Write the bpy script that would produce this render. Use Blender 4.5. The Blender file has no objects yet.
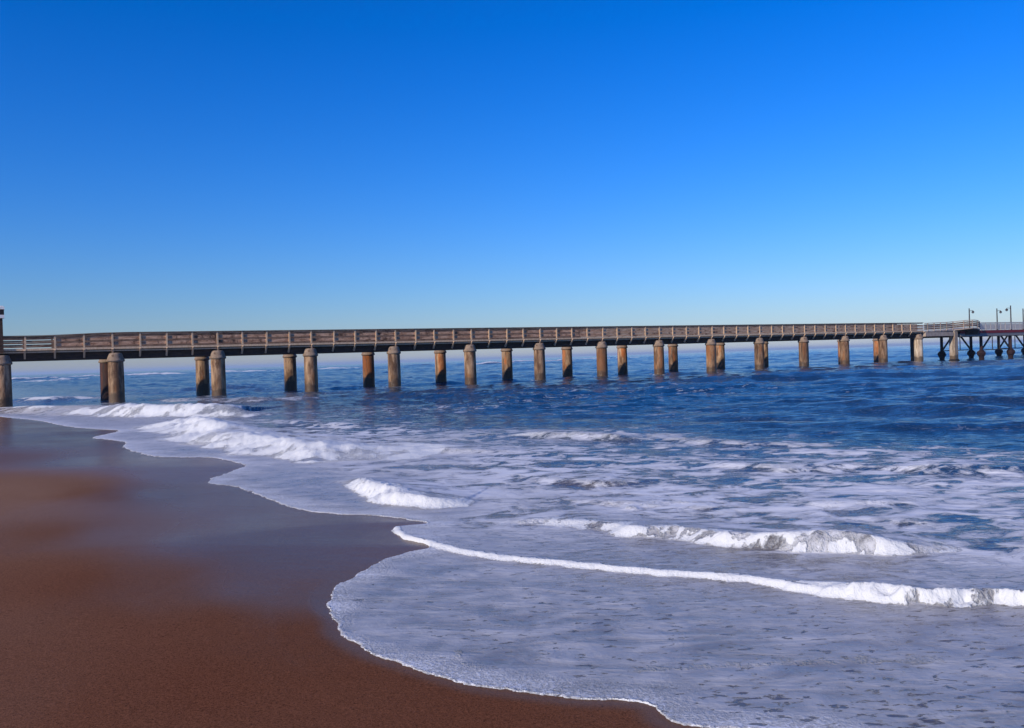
import bpy, bmesh, math, random
import numpy as np
from mathutils import Matrix, Vector

R = math.radians
random.seed(4)
scene = bpy.context.scene
COL = scene.collection

# ------------------------------------------------------------------ camera
W_, H_ = 1024, 728
F = 850.0            # focal length in pixels
CAM_H = 2.3
HAZE = 0.00018
ROLL = math.atan(0.033)
PITCH = math.atan((364 - 358.4) / F)
cp, sp = math.cos(PITCH), math.sin(PITCH)
cr, sr = math.cos(ROLL), math.sin(ROLL)
FWD = Vector((0, cp, -sp))
R0, U0 = Vector((1, 0, 0)), Vector((0, sp, cp))
RGT = cr * R0 - sr * U0
UPV = sr * R0 + cr * U0
cam_d = bpy.data.cameras.new('camera')
cam = bpy.data.objects.new('camera', cam_d)
COL.objects.link(cam)
m3 = Matrix((RGT, UPV, -FWD)).transposed()
cam.matrix_world = Matrix.Translation((0, 0, CAM_H)) @ m3.to_4x4()
cam_d.sensor_width = 36.0
cam_d.lens = F / W_ * 36.0
cam_d.clip_start = 0.1
cam_d.clip_end = 60000
scene.camera = cam


def on_plane(u, v, z=0.0):
    """survey: where the sight line through a photo point meets the level z"""
    d = FWD * F + RGT * (u - W_ / 2) + UPV * (H_ / 2 - v)
    t = (z - CAM_H) / d.z
    return (d.x * t, d.y * t)


def pts(seq):
    return np.array([on_plane(*p) for p in seq])


# ------------------------------------------------------------------ noise
def _hash(ix, iy, seed):
    h = (ix.astype(np.int64) * 374761393 + iy.astype(np.int64) * 668265263 + seed * 974634777) & 0xffffffff
    h = ((h ^ (h >> 13)) * 1274126177) & 0xffffffff
    return ((h ^ (h >> 16)) & 0xffff).astype(np.float32) * (2 * math.pi / 65536)


def perlin(x, y, seed=0):
    x = x.astype(np.float64); y = y.astype(np.float64)
    ix, iy = np.floor(x), np.floor(y)
    fx, fy = (x - ix).astype(np.float32), (y - iy).astype(np.float32)
    ux, uy = fx * fx * fx * (fx * (fx * 6 - 15) + 10), fy * fy * fy * (fy * (fy * 6 - 15) + 10)
    def g(dx, dy):
        a = _hash(ix + dx, iy + dy, seed)
        return np.cos(a) * (fx - dx) + np.sin(a) * (fy - dy)
    a, b, c, d = g(0, 0), g(1, 0), g(0, 1), g(1, 1)
    return ((a + (b - a) * ux) * (1 - uy) + (c + (d - c) * ux) * uy) * 1.5


def fbm(x, y, octs, seed=0, gain=0.5, lac=2.03):
    t, a, s = 0, 1.0, 0
    for i in range(octs):
        t = t + a * perlin(x * lac ** i + 17.3 * i, y * lac ** i - 9.1 * i, seed + i * 7)
        s += a; a *= gain
    return t / s


def sstep(a, b, x):
    t = np.clip((x - a) / (b - a), 0, 1)
    return t * t * (3 - 2 * t)


def smooth_line(P, n=6):
    P = np.asarray(P, float)
    Q = np.vstack([2 * P[0] - P[1], P, 2 * P[-1] - P[-2]])
    out = []
    for i in range(1, len(Q) - 2):
        p0, p1, p2, p3 = Q[i - 1], Q[i], Q[i + 1], Q[i + 2]
        for k in range(n):
            t = k / n
            out.append(0.5 * ((2 * p1) + (-p0 + p2) * t + (2 * p0 - 5 * p1 + 4 * p2 - p3) * t * t
                              + (-p0 + 3 * p1 - 3 * p2 + p3) * t ** 3))
    out.append(P[-1])
    return np.array(out)


def line_field(X, Y, P, vals=None):
    """nearest distance to polyline, sign (+ left of travel), interpolated value, fraction clamp excess"""
    best = np.full(X.shape, 1e18, np.float32)
    sgn = np.ones(X.shape, np.float32)
    val = np.zeros(X.shape, np.float32)
    end = np.zeros(X.shape, np.float32)
    n = len(P) - 1
    for i in range(n):
        ax, ay = P[i]; bx, by = P[i + 1]
        dx, dy = bx - ax, by - ay
        L2 = dx * dx + dy * dy + 1e-12
        tr = ((X - ax) * dx + (Y - ay) * dy) / L2
        t = np.clip(tr, 0, 1)
        ex, ey = X - (ax + t * dx), Y - (ay + t * dy)
        d2 = ex * ex + ey * ey
        m = d2 < best
        best[m] = d2[m]
        cr_ = dx * (Y - ay) - dy * (X - ax)
        sgn[m] = np.where(cr_[m] >= 0, 1, -1)
        if vals is not None:
            val[m] = (vals[i] + (vals[i + 1] - vals[i]) * t[m])
    return np.sqrt(best), sgn, val


# ------------------------------------------------------------------ materials
def new_mat(name):
    m = bpy.data.materials.new(name)
    m.use_nodes = True
    nt = m.node_tree
    nt.nodes.clear()
    return m, nt


class NT:
    def __init__(s, nt): s.nt = nt
    def n(s, typ, **kw):
        nd = s.nt.nodes.new(typ)
        for k, v in kw.items():
            if k == 'ins':
                for a, b in v.items():
                    if hasattr(b, 'links') or isinstance(b, bpy.types.NodeSocket):
                        s.nt.links.new(b, nd.inputs[a])
                    else:
                        nd.inputs[a].default_value = b
            else:
                setattr(nd, k, v)
        return nd
    def math(s, op, a, b=None, c=None, clamp=False):
        ins = {0: a}
        if b is not None: ins[1] = b
        if c is not None: ins[2] = c
        return s.n('ShaderNodeMath', operation=op, use_clamp=clamp, ins=ins).outputs[0]
    def mix(s, f, a, b, blend='MIX'):
        nd = s.n('ShaderNodeMix', data_type='RGBA', blend_type=blend)
        for k, v in ((0, f), (6, a), (7, b)):
            if isinstance(v, bpy.types.NodeSocket): s.nt.links.new(v, nd.inputs[k])
            else: nd.inputs[k].default_value = v
        return nd.outputs[2]
    def ramp(s, x, a, b, lo=0.0, hi=1.0, kind='SMOOTHSTEP'):
        return s.n('ShaderNodeMapRange', interpolation_type=kind,
                   ins={0: x, 1: a, 2: b, 3: lo, 4: hi}).outputs[0]
    def noise(s, vec, scale, detail=4, rough=0.55, dist=0.0):
        return s.n('ShaderNodeTexNoise', ins={'Vector': vec, 'Scale': scale, 'Detail': detail,
                                              'Roughness': rough, 'Distortion': dist}).outputs[0]
    def attr(s, name):
        return s.n('ShaderNodeAttribute', attribute_name=name).outputs['Fac']
    def scaled(s, vec, sc, rot=0.0):
        return s.n('ShaderNodeMapping', ins={'Vector': vec, 'Scale': sc, 'Rotation': (0, 0, rot)}).outputs[0]


def c4(r, g, b): return (r, g, b, 1.0)


def finish(N, base, rough, normal=None, spec=0.5, ior=1.45, metal=0.0):
    b = N.n('ShaderNodeBsdfPrincipled')
    for k, v in (('Base Color', base), ('Roughness', rough), ('Specular IOR Level', spec), ('IOR', ior), ('Metallic', metal)):
        if isinstance(v, bpy.types.NodeSocket): N.nt.links.new(v, b.inputs[k])
        else: b.inputs[k].default_value = v
    if normal is not None: N.nt.links.new(normal, b.inputs['Normal'])
    o = N.n('ShaderNodeOutputMaterial')
    N.nt.links.new(b.outputs[0], o.inputs['Surface'])
    return b


def weathered(name, col_a, col_b, rough=0.8, scale=3.0, stretch=(1, 1, 1), bump=0.3, grime=None):
    m, nt = new_mat(name); N = NT(nt)
    co = N.n('ShaderNodeTexCoord').outputs['Object']
    v = N.scaled(co, stretch)
    a = N.noise(v, scale, 6, 0.65)
    b = N.noise(v, scale * 6, 3, 0.6)
    f = N.ramp(N.math('ADD', N.math('MULTIPLY', a, 0.7), N.math('MULTIPLY', b, 0.3)), 0.36, 0.64)
    base = N.mix(f, col_a, col_b)
    if grime:
        g = N.ramp(N.noise(co, scale * 0.5, 5, 0.7), 0.5, 0.66)
        base = N.mix(g, base, grime)
    bp = N.n('ShaderNodeBump', ins={'Strength': bump, 'Distance': 0.02, 'Height': b})
    finish(N, base, rough, bp.outputs[0], 0.3)
    return m


def concrete_mat(name, far=False, pale=False):
    """weathered pier column: rust runs, pale lime streaks, mussel-black tidal zone with a ragged slanting top, on the far row part painted shade"""
    m, nt = new_mat(name); N = NT(nt)
    tc = N.n('ShaderNodeTexCoord').outputs['Object']
    oi = N.n('ShaderNodeObjectInfo')
    rnd = oi.outputs['Random']
    off = N.n('ShaderNodeCombineXYZ', ins={0: N.math('MULTIPLY', rnd, 37.0), 1: N.math('MULTIPLY', rnd, 61.0), 2: 0.0}).outputs[0]
    co = N.n('ShaderNodeVectorMath', operation='ADD', ins={0: tc, 1: off}).outputs[0]
    z = N.n('ShaderNodeSeparateXYZ', ins={0: tc}).outputs[2]
    xx = N.n('ShaderNodeSeparateXYZ', ins={0: tc}).outputs[0]
    st = N.scaled(co, (1, 1, 0.25))
    a = N.noise(st, 2.6, 6, 0.65, 0.3)
    bn = N.noise(co, 9.0, 5, 0.65)
    if pale:
        base = N.mix(N.ramp(a, .38, .62), c4(.50, .40, .30), c4(.66, .58, .48))
    else:
        base = N.mix(N.ramp(a, .36, .64), c4(.13, .068, .038), c4(.48, .32, .20))
    lime = N.ramp(N.noise(st, 4.5, 5, 0.7, .4), .56, .68)
    base = N.mix(N.math('MULTIPLY', lime, .5), base, c4(.55, .45, .34))
    rustv = N.noise(N.scaled(co, (1, 1, .18)), 1.7, 4, .6, .2)
    rk = N.ramp(N.math('ADD', rustv, N.math('MULTIPLY', N.math('SUBTRACT', rnd, .5), .22)), .5, .64)
    base = N.mix(N.math('MULTIPLY', rk, 0.25 if pale else .8), base, c4(.46, .145, .035) if far else c4(.34, .14, .05))
    speck = N.ramp(bn, .6, .72)
    base = N.mix(N.math('MULTIPLY', speck, .65), base, c4(.07, .045, .03))
    drip = N.ramp(N.noise(N.scaled(co, (1, 1, .08)), 5.5, 4, .6, .1), .54, .62)
    base = N.mix(N.math('MULTIPLY', drip, .55), base, c4(.085, .048, .03))
    base = N.mix(1.0, base, N.n('ShaderNodeCombineColor', ins={0: N.ramp(N.math('FRACT', N.math('MULTIPLY', rnd, 7.3)), 0, 1, .62, 1.08), 1: N.ramp(N.math('FRACT', N.math('MULTIPLY', rnd, 7.3)), 0, 1, .60, 1.05), 2: N.ramp(N.math('FRACT', N.math('MULTIPLY', rnd, 7.3)), 0, 1, .60, 1.0)}).outputs[0], 'MULTIPLY')
    # tidal zone; far row carries it higher and blacker, with shade painted in
    edge = N.math('ADD', N.math('MULTIPLY', N.math('SUBTRACT', N.noise(co, 1.6, 4, .6), .5), 1.1),
                  N.math('MULTIPLY', xx, 0.0 if far else .1))
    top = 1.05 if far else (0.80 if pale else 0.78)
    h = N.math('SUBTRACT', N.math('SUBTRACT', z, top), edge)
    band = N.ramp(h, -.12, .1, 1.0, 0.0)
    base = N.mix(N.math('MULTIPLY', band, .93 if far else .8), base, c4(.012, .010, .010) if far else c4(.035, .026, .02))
    alg = N.ramp(h, 0.0, .8, 1, 0)
    base = N.mix(N.math('MULTIPLY', alg, .35), base, c4(.13, .07, .03))
    rough = N.ramp(h, -.1, .2, .35, .85)
    bp = N.n('ShaderNodeBump', ins={'Strength': .9, 'Distance': .05, 'Height': bn})
    finish(N, base, rough, bp.outputs[0], .35)
    return m


M = {}
M['wood'] = weathered('weathered_wood', c4(.14, .085, .055), c4(.30, .20, .135), .85, 2.2, (1, 6, 6), .3, c4(.10, .055, .035))
M['rail_board'] = weathered('red_brown_rail_board', c4(.31, .15, .082), c4(.72, .45, .29), .85, 1.6, (1, 5, 5), .3, c4(.07, .035, .022))
M['pale_board'] = weathered('pale_tan_board', c4(.36, .22, .13), c4(.62, .45, .31), .85, 1.6, (1, 5, 5), .3, c4(.16, .08, .05))  # paler brown boards for the outer stretch of railing
M['post_wood'] = weathered('pale_post_wood', c4(.52, .35, .21), c4(.72, .52, .35), .85, 3, (5, 5, 1), .3)
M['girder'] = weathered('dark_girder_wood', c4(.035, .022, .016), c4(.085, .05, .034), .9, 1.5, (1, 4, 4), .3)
M['deck'] = weathered('deck_planks', c4(.16, .11, .08), c4(.30, .22, .16), .9, 2, (8, 1, 1), .3)
M['concrete'] = concrete_mat('stained_concrete')
M['concrete_far'] = concrete_mat('rusty_concrete_mussels_shade', far=True)
M['concrete_pale'] = concrete_mat('pale_concrete', pale=True)
M['concrete_shade'] = weathered('rusty_concrete_painted_shade', c4(.02, .016, .018), c4(.10, .035, .022), .7, 2.0, (1, 1, .12), .5)  # shade on one far column painted into its colour, with red rust streaks
M['cap'] = weathered('cap_concrete', c4(.19, .13, .09), c4(.36, .27, .20), .85, 4, (1, 1, 1), .3, c4(.12, .075, .05))
M['fascia'] = weathered('pale_fascia', c4(.34, .26, .21), c4(.48, .40, .33), .85, 2, (1, 1, 1), .2)
M['red_steel'] = weathered('red_lead_steel', c4(.17, .012, .018), c4(.26, .03, .03), .6, 3, (1, 1, 1), .1)
M['dark_steel'] = weathered('dark_wet_steel', c4(.018, .016, .018), c4(.05, .035, .032), .6, 3, (1, 1, 1), .2)
M['grey_steel'] = weathered('grey_steel', c4(.16, .16, .17), c4(.27, .26, .26), .6, 3, (1, 1, 1), .1)
M['pale_steel'] = weathered('galvanised_steel', c4(.50, .45, .40), c4(.64, .58, .52), .6, 3, (1, 1, 1), .1)
M['rust_steel'] = weathered('rust_brown_steel', c4(.014, .007, .007), c4(.034, .013, .012), .75, 3, (1, 1, 1), .2)
M['mussel'] = weathered('mussel_growth', c4(.008, .007, .008), c4(.04, .028, .024), .6, 7, (1, 1, 1), 1.0)
M['white'] = weathered('white_paint', c4(.70, .70, .69), c4(.80, .80, .79), .5, 4, (1, 1, 1), .05)
M['black'] = weathered('black_paint', c4(.012, .012, .013), c4(.03, .03, .03), .5, 4, (1, 1, 1), .05)
M['glass'] = weathered('frosted_lamp_glass', c4(.10, .10, .11), c4(.16, .16, .17), .25, 4, (1, 1, 1), .02)


# ------------------------------------------------------------------ object helpers
def tag(o, label=None, cat=None, group=None, kind=None):
    if label: o['label'] = label
    if cat: o['category'] = cat
    if group: o['group'] = group
    if kind: o['kind'] = kind


def empty(name, loc, rz=0):
    o = bpy.data.objects.new(name, None)
    COL.objects.link(o)
    o.location = loc; o.rotation_euler = (0, 0, rz)
    o.empty_display_size = .3
    return o


def link(name, bm, mat, parent=None, loc=None, bend=None, smooth=False, bevel=0):
    if bend:
        for v in bm.verts: bend(v)
    bmesh.ops.recalc_face_normals(bm, faces=bm.faces)
    me = bpy.data.meshes.new(name)
    bm.to_mesh(me); bm.free()
    me.materials.append(mat)
    if smooth:
        me.polygons.foreach_set('use_smooth', [True] * len(me.polygons))
    o = bpy.data.objects.new(name, me)
    COL.objects.link(o)
    if parent: o.parent = parent
    if loc: o.location = loc
    return o


def box(bm, x0, x1, y0, y1, z0, z1, nx=1):
    cols = []
    for i in range(nx + 1):
        x = x0 + (x1 - x0) * i / nx
        cols.append([bm.verts.new((x, y, z)) for y, z in ((y0, z0), (y1, z0), (y1, z1), (y0, z1))])
    for a, b in zip(cols, cols[1:]):
        for j in range(4):
            k = (j + 1) % 4
            bm.faces.new((a[j], a[k], b[k], b[j]))
    bm.faces.new(cols[0][::-1]); bm.faces.new(cols[-1])


def bar(bm, a, b, w, h=None):
    """square bar from a to b"""
    h = h or w
    a, b = Vector(a), Vector(b)
    d = (b - a).normalized()
    up = Vector((0, 0, 1)) if abs(d.z) < .9 else Vector((1, 0, 0))
    s = d.cross(up).normalized(); t = s.cross(d).normalized()
    q = []
    for p in (a, b):
        q.append([bm.verts.new(p + s * (w / 2 * i) + t * (h / 2 * j)) for i, j in ((-1, -1), (1, -1), (1, 1), (-1, 1))])
    for j in range(4):
        k = (j + 1) % 4
        bm.faces.new((q[0][j], q[0][k], q[1][k], q[1][j]))
    bm.faces.new(q[0][::-1]); bm.faces.new(q[1])


def tube(bm, a, b, r, seg=10, r2=None):
    a, b = Vector(a), Vector(b)
    d = (b - a).normalized()
    up = Vector((0, 0, 1)) if abs(d.z) < .9 else Vector((1, 0, 0))
    s = d.cross(up).normalized(); t = s.cross(d).normalized()
    r2 = r if r2 is None else r2
    q = []
    for p, rr in ((a, r), (b, r2)):
        q.append([bm.verts.new(p + (s * math.cos(k * 2 * math.pi / seg) + t * math.sin(k * 2 * math.pi / seg)) * rr) for k in range(seg)])
    for j in range(seg):
        k = (j + 1) % seg
        bm.faces.new((q[0][j], q[0][k], q[1][k], q[1][j]))
    bm.faces.new(q[0][::-1]); bm.faces.new(q[1])


def lathe(bm, prof, seg=40, wob=0.0, rng=None):
    rings = []
    for r, z in prof:
        ring = []
        for k in range(seg):
            a = k * 2 * math.pi / seg
            rr = r * (1 + (rng.uniform(-wob, wob) if rng else 0))
            ring.append(bm.verts.new((rr * math.cos(a), rr * math.sin(a), z + (rng.uniform(-wob, wob) * .1 if rng else 0))))
        rings.append(ring)
    for a, b in zip(rings, rings[1:]):
        for j in range(seg):
            k = (j + 1) % seg
            bm.faces.new((a[j], a[k], b[k], b[j]))
    bm.faces.new(rings[0][::-1]); bm.faces.new(rings[-1])


def dup(o, parent=None, loc=None, data=None):
    c = o.copy(); COL.objects.link(c)
    if parent: c.parent = parent
    if loc: c.location = loc
    return c


# ------------------------------------------------------------------ pier
TH = R(58.97)
D = Vector((math.sin(TH), math.cos(TH), 0))
NV = Vector((-math.cos(TH), math.sin(TH), 0))
Z0 = 60.2
P0 = Vector((-28.25, Z0, 0))
L = 7.193
WD = 5.906
RZ = math.atan2(D.y, D.x)


def zoff(x):
    return .006 * min(max(x / L, 0), 12)


def rail_drop(x):      # the railing stands lower on the first span off the beach
    return -.17 * sstep(.1, -.7, x / L)


def bend(v): v.co.z += zoff(v.co.x) + rail_drop(v.co.x) * min(1, max(0, (v.co.z - 4.0) / 1.0))


pier = empty('pier', P0, RZ)
tag(pier, 'long pier with brown timber railings on paired round concrete columns', 'pier')
K0, K1 = -2.35, 13.1
x0, x1 = K0 * L, K1 * L
NS = 62


def part_boxes(name, mat, parent, boxes, nx=1, do_bend=True):
    bm = bmesh.new()
    for b in boxes: box(bm, *b, nx=nx)
    return link(name, bm, mat, parent, bend=bend if do_bend else None)


YE = -.24            # deck edge on the near side (row line at y = 0)
YF = 3.50            # far edge: the far columns stand clear of the walkway
part_boxes('deck', M['deck'], pier, [(x0, x1, YE, YF, 3.93, 4.0)], NS)
part_boxes('edge_board', M['post_wood'], pier, [(x0, x1, YE - .05, YE - .003, 3.89, 4.04)], NS)
part_boxes('edge_board', M['wood'], pier, [(x0, x1, YF + .003, YF + .05, 3.89, 4.04)], NS)
part_boxes('ledge', M['post_wood'], pier, [(x0, x1, YE + .07, YE + .17, 3.74, 3.84)], NS)
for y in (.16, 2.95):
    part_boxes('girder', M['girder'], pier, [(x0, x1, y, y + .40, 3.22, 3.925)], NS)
bm = bmesh.new(); box(bm, -.2, .2, .1, WD, 3.42, 3.70)
cb0 = link('cross_beam', bm, M['girder'], pier)
for k in range(-2, 14):
    (cb0 if k == -2 else dup(cb0, pier)).location = (k * L, 0, 0)

# columns: shaft with a domed cap as its own sub-part
rng = random.Random(2)
prof = [(.60, -3), (.60, -.6), (.575, -.2), (.535, .1), (.525, .6), (.52, 1.5), (.515, 2.4), (.51, 2.95), (.50, 3.0)]
bm = bmesh.new(); lathe(bm, prof, 40)
col_near = link('column', bm, M['concrete'], pier, smooth=True)
cap_prof = [(.52, 2.98), (.575, 3.0), (.60, 3.03), (.60, 3.12), (.575, 3.16), (.545, 3.22), (.50, 3.36), (.455, 3.50), (.42, 3.58), (.36, 3.62), (.05, 3.63)]
bm = bmesh.new(); lathe(bm, cap_prof, 40)
cap = link('cap', bm, M['cap'], col_near, smooth=True)
me_far = col_near.data.copy(); me_far.materials[0] = M['concrete_far']
me_shade = col_near.data.copy(); me_shade.materials[0] = M['concrete_shade']
me_pale = col_near.data.copy(); me_pale.materials[0] = M['concrete_pale']


SHIFT = {(-1, False): .46, (0, False): .18, (0, True): .2, (2, False): -.1, (3, False): -.12, (4, False): -.1, (3, True): -.1, (4, True): -.1}   # uneven spacing


def set_col(o, k, y):
    o.location = (k * L + SHIFT.get((k, y > 1), 0) + rng.uniform(-.02, .02), y, zoff(k * L) * .6)
    o.rotation_euler = (0, 0, rng.uniform(-.5, .5))


first = True
for k in range(-2, 14):
    for y in (0, WD):
        if first:
            o, first = col_near, False
        else:
            o = col_near.copy(); COL.objects.link(o); o.parent = pier
            c = cap.copy(); COL.objects.link(c); c.parent = o
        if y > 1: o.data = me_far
        if k == 13 and y < 1: o.data = me_pale
        if k == 0 and y > 1: o.data = me_shade  # this column wears its shade as colour
        set_col(o, k, y)

# railings
pn = int(round((K1 - K0) * 4))
post_k = [i / 4 for i in range(int(K0 * 4), int(13.1 * 4))]
open_rows = [(4.90, 5.03), (4.56, 4.69), (4.24, 4.36)]
board_rows = [(4.93, 5.03), (4.57, 4.79), (4.19, 4.42)]
far_rows = [(4.92, 5.03), (4.48, 4.86), (4.10, 4.46)]
outer_rows = [(4.93, 5.03), (4.58, 4.77), (4.22, 4.41)]
XB = -.5 * L


def make_rail(yp, outward, full):
    r = empty('railing', (0, yp, 0)); r.parent = pier
    for za, zb in open_rows:
        part_boxes('rail', M['wood'], r, [(x0, XB - .003, outward * .05 - .022, outward * .05 + .022, za, zb)], 16)
    xm, xq = 6 * L, x1 + (0 if outward > 0 else .6 * L)
    for za, zb in (board_rows if outward > 0 else far_rows):
        part_boxes('board', M['rail_board'] if outward > 0 else M['wood'], r, [(XB, xm - .004, outward * .05 - .022, outward * .05 + .022, za, zb)], NS)
    for za, zb in (outer_rows if outward > 0 else [(4.90, 5.03), (4.46, 4.74), (4.15, 4.40)]):
        part_boxes('board', M['pale_board'], r, [(xm, xq, outward * .05 - .022, outward * .05 + .022, za, zb)], NS)
    part_boxes('top_rail', M['wood'], r, [(x0, x1, -.1, .1, 5.035, 5.08)], NS)
    return r


rn = make_rail(YE - .0, 1, True)
rf = make_rail(YF + .0, -1, False)
bm = bmesh.new(); box(bm, -.055, .055, -.055, .026, 4.045, 5.03)
post0 = link('post', bm, M['post_wood'], rn)
bm = bmesh.new()
bar(bm, (0, YE - .10, 3.93), (0, .10, 3.36), .12, .12)
br0 = link('bracket', bm, M['post_wood'], pier)
first = True
for k in post_k:
    x = k * L
    p = post0 if first else dup(post0, rn)
    p.location = (x, -.0, zoff(x) + rail_drop(x) * .9); p.rotation_euler = (0, rng.uniform(-.012, .012), 0)
    b = br0 if first else dup(br0, pier)
    b.location = (x, 0, zoff(x))
    first = False
for k in post_k[:36]:
    p = dup(post0, rf); p.location = (k * L, 0.03, zoff(k * L) + rail_drop(k * L) * .9)
bm = bmesh.new()
for k in post_k[36:]:
    box(bm, k * L - .055, k * L + .055, -.026, .055, 4.045, 5.03)
o = link('posts', bm, M['post_wood'], rf, bend=bend); o['kind'] = 'stuff'

# ------------------------------------------------------------------ steel jetty that carries on from the pier
WJ = 5.6
jet = empty('steel_jetty', P0 + D * (14 * L), RZ)
tag(jet, 'steel jetty with red beam, braced dark piles and curved platform beyond the timber pier', 'jetty')
J = 14 * L


def jp(k): return k * L - J


xe = jp(27.2)
part_boxes('deck', M['grey_steel'], jet, [(jp(13.12), xe, -.30, WJ + .3, 3.93, 4.02)], 1, False)
part_boxes('red_beam', M['red_steel'], jet, [(jp(14.2), xe, -.40, -.304, 3.62, 3.98)], 1, False)
part_boxes('lower_beam', M['grey_steel'], jet, [(jp(14.2), xe, -.36, .1, 3.22, 3.616)], 1, False)
part_boxes('lower_beam', M['dark_steel'], jet, [(jp(13.12), xe, WJ - .1, WJ + .36, 3.22, 3.9)], 1, False)
part_boxes('fascia', M['fascia'], jet, [(jp(13.13), jp(13.96), -.46, .2, 3.36, 3.88)], 1, False)
# square pale pillar
bm = bmesh.new()
box(bm, -.36, .36, -.42, .40, -3, 3.98)
bmesh.ops.bevel(bm, geom=list(bm.edges), offset=.04, segments=2, affect='EDGES')
link('pillar', bm, M['concrete_pale'], jet, loc=(jp(14.03), -.12, 0))
bm = bmesh.new()
box(bm, -.50, .50, -.58, .5, -3, .30)
bmesh.ops.bevel(bm, geom=list(bm.edges), offset=.12, segments=2, affect='EDGES')
link('footing', bm, M['mussel'], jet, loc=(jp(14.03), -.12, 0))
bm = bmesh.new(); box(bm, -.42, .42, -.42, .42, -3, 3.9)
link('pillar', bm, M['dark_steel'], jet, loc=(jp(14.07), WJ, 0))

pile_bm = bmesh.new(); tube(pile_bm, (0, 0, -3), (0, 0, 3.9), .20, 16)
pile0 = link('pile', pile_bm, M['dark_steel'], jet, smooth=True)
gb = bmesh.new(); lathe(gb, [(.2, -.6), (.30, -.2), (.32, .3), (.36, .5), (.50, .65), (.52, .9), (.48, 1.1), (.34, 1.25), (.2, 1.35)], 18, .14, rng)
grow0 = link('mussel_growth', gb, M['mussel'], pile0)
me_pr = pile0.data.copy(); me_pr.materials[0] = M['rust_steel']
me_gr = grow0.data.copy(); me_gr.materials[0] = M['rust_steel']
first = True
ks = [14.93 + i for i in range(12)]
for k in ks:
    for y in (0, WJ):
        if first: p, g, first = pile0, grow0, False
        else:
            p = dup(pile0, jet); g = dup(grow0, p)
        p.location = (jp(k), y + (.0 if y else -.05), 0); g.rotation_euler = (0, 0, rng.uniform(0, 6))
        if y == 0: p.data = me_pr
        if y == 0: g.data = me_gr
for k in ks[:-1:2]:
    for y in (-.05, WJ):
        xa, xb = jp(k), jp(k + 1)
        dx = xb - xa
        mat = M['dark_steel']
        for pa, pb in (((xa + .2, y, 1.45), (xa + dx * .34, y, 3.3)), ((xb - .2, y, 1.45), (xb - dx * .34, y, 3.3))):
            bm = bmesh.new(); bar(bm, pa, pb, .17); link('brace', bm, mat, jet)
        for xx in (xa + dx * .38, xb - dx * .38):
            bm = bmesh.new(); bar(bm, (xx, y, 1.35), (xx, y, 3.25), .09); link('hanger', bm, mat, jet)
        bm = bmesh.new(); bar(bm, (xa + .2, y, 1.35), (xb - .2, y, 1.35), .11); link('tie_bar', bm, mat, jet)


# jetty railings
def steel_rail(y, xa, xb, mat):
    r = empty('railing', (0, y, 0)); r.parent = jet
    n = int((xb - xa) / 1.2)
    bm = bmesh.new(); box(bm, -.04, .04, -.04, .04, 4.02, 5.0)
    p0 = link('post', bm, mat, r)
    for i in range(n + 1):
        p = p0 if i == 0 else dup(p0, r)
        p.location = (xa + (xb - xa) * i / n, 0, 0)
    bm = bmesh.new()
    box(bm, xa, xb, -.05, .05, 5.003, 5.08)
    link('top_rail', bm, mat, r)
    bm = bmesh.new()
    for z in (4.12, 4.25, 4.38, 4.51, 4.64, 4.77, 4.90): box(bm, xa, xb, -.02, .02, z, z + .085)
    link('wires', bm, mat, r)
    return r


steel_rail(-.34, jp(14.86), xe, M['pale_steel'])
steel_rail(WJ + .3, jp(13.2), xe, M['pale_steel'])

# curved platform at the junction: the deck swells out and humps up
plat = empty('platform', (0, 0, 0)); plat.parent = jet
NP = 40
xa, xb = jp(13.1), jp(14.82)


def plat_xyz(t):
    s = math.sin(math.pi * t) ** 1.2
    hump = .27 * math.exp(-((t - .74) / .22) ** 2) + .08 * math.sin(math.pi * t)
    return xa + (xb - xa) * t, -.42 - 1.0 * math.sin(math.pi * min(1, max(0, (t - .5) / .5))), hump


bm = bmesh.new()
rows = []
for i in range(NP + 1):
    x, y, h = plat_xyz(i / NP)
    rows.append([bm.verts.new(c) for c in ((x, y, 4.03 + h), (x, 1.2, 4.03 + h), (x, 1.2, 3.88 + h), (x, y, 3.88 + h))])
for a, b in zip(rows, rows[1:]):
    for j in range(4):
        bm.faces.new((a[j], a[(j + 1) % 4], b[(j + 1) % 4], b[j]))
bm.faces.new(rows[0]); bm.faces.new(rows[-1][::-1])
link('slab', bm, M['fascia'], plat)
bm = bmesh.new()
us = []
for i in range(29, NP + 1):
    x, y, h = plat_xyz(i / NP)
    us.append([bm.verts.new(c) for c in ((x, y + .12, 3.875 + h), (x, 1.0, 3.875 + h), (x, 1.0, 3.45), (x, -.43, 3.45))])
for a, b in zip(us, us[1:]):
    for j in range(4):
        bm.faces.new((a[j], a[(j + 1) % 4], b[(j + 1) % 4], b[j]))
bm.faces.new(us[0]); bm.faces.new(us[-1][::-1])
link('bracing_plate', bm, M['dark_steel'], plat)
prl = empty('railing', (0, 0, 0)); prl.parent = plat
for zz, w, nm in ((5.03, .09, 'top_rail'), (4.80, .17, 'rail'), (4.56, .17, 'rail'), (4.32, .17, 'rail')):
    bm = bmesh.new()
    prev = None
    for i in range(NP + 1):
        x, y, h = plat_xyz(i / NP)
        q = [bm.verts.new((x, y + a, zz + h + b)) for a, b in ((-.03, -w / 2), (.03, -w / 2), (.03, w / 2), (-.03, w / 2))]
        if prev:
            for j in range(4): bm.faces.new((prev[j], prev[(j + 1) % 4], q[(j + 1) % 4], q[j]))
        else: bm.faces.new(q)
        prev = q
    bm.faces.new(prev[::-1])
    link(nm, bm, M['wood'] if nm == 'rail' else M['fascia'], prl)
bm = bmesh.new(); box(bm, -.06, .06, -.07, .03, 4.0, 5.05)
pp0 = link('post', bm, M['fascia'], prl)
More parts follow.
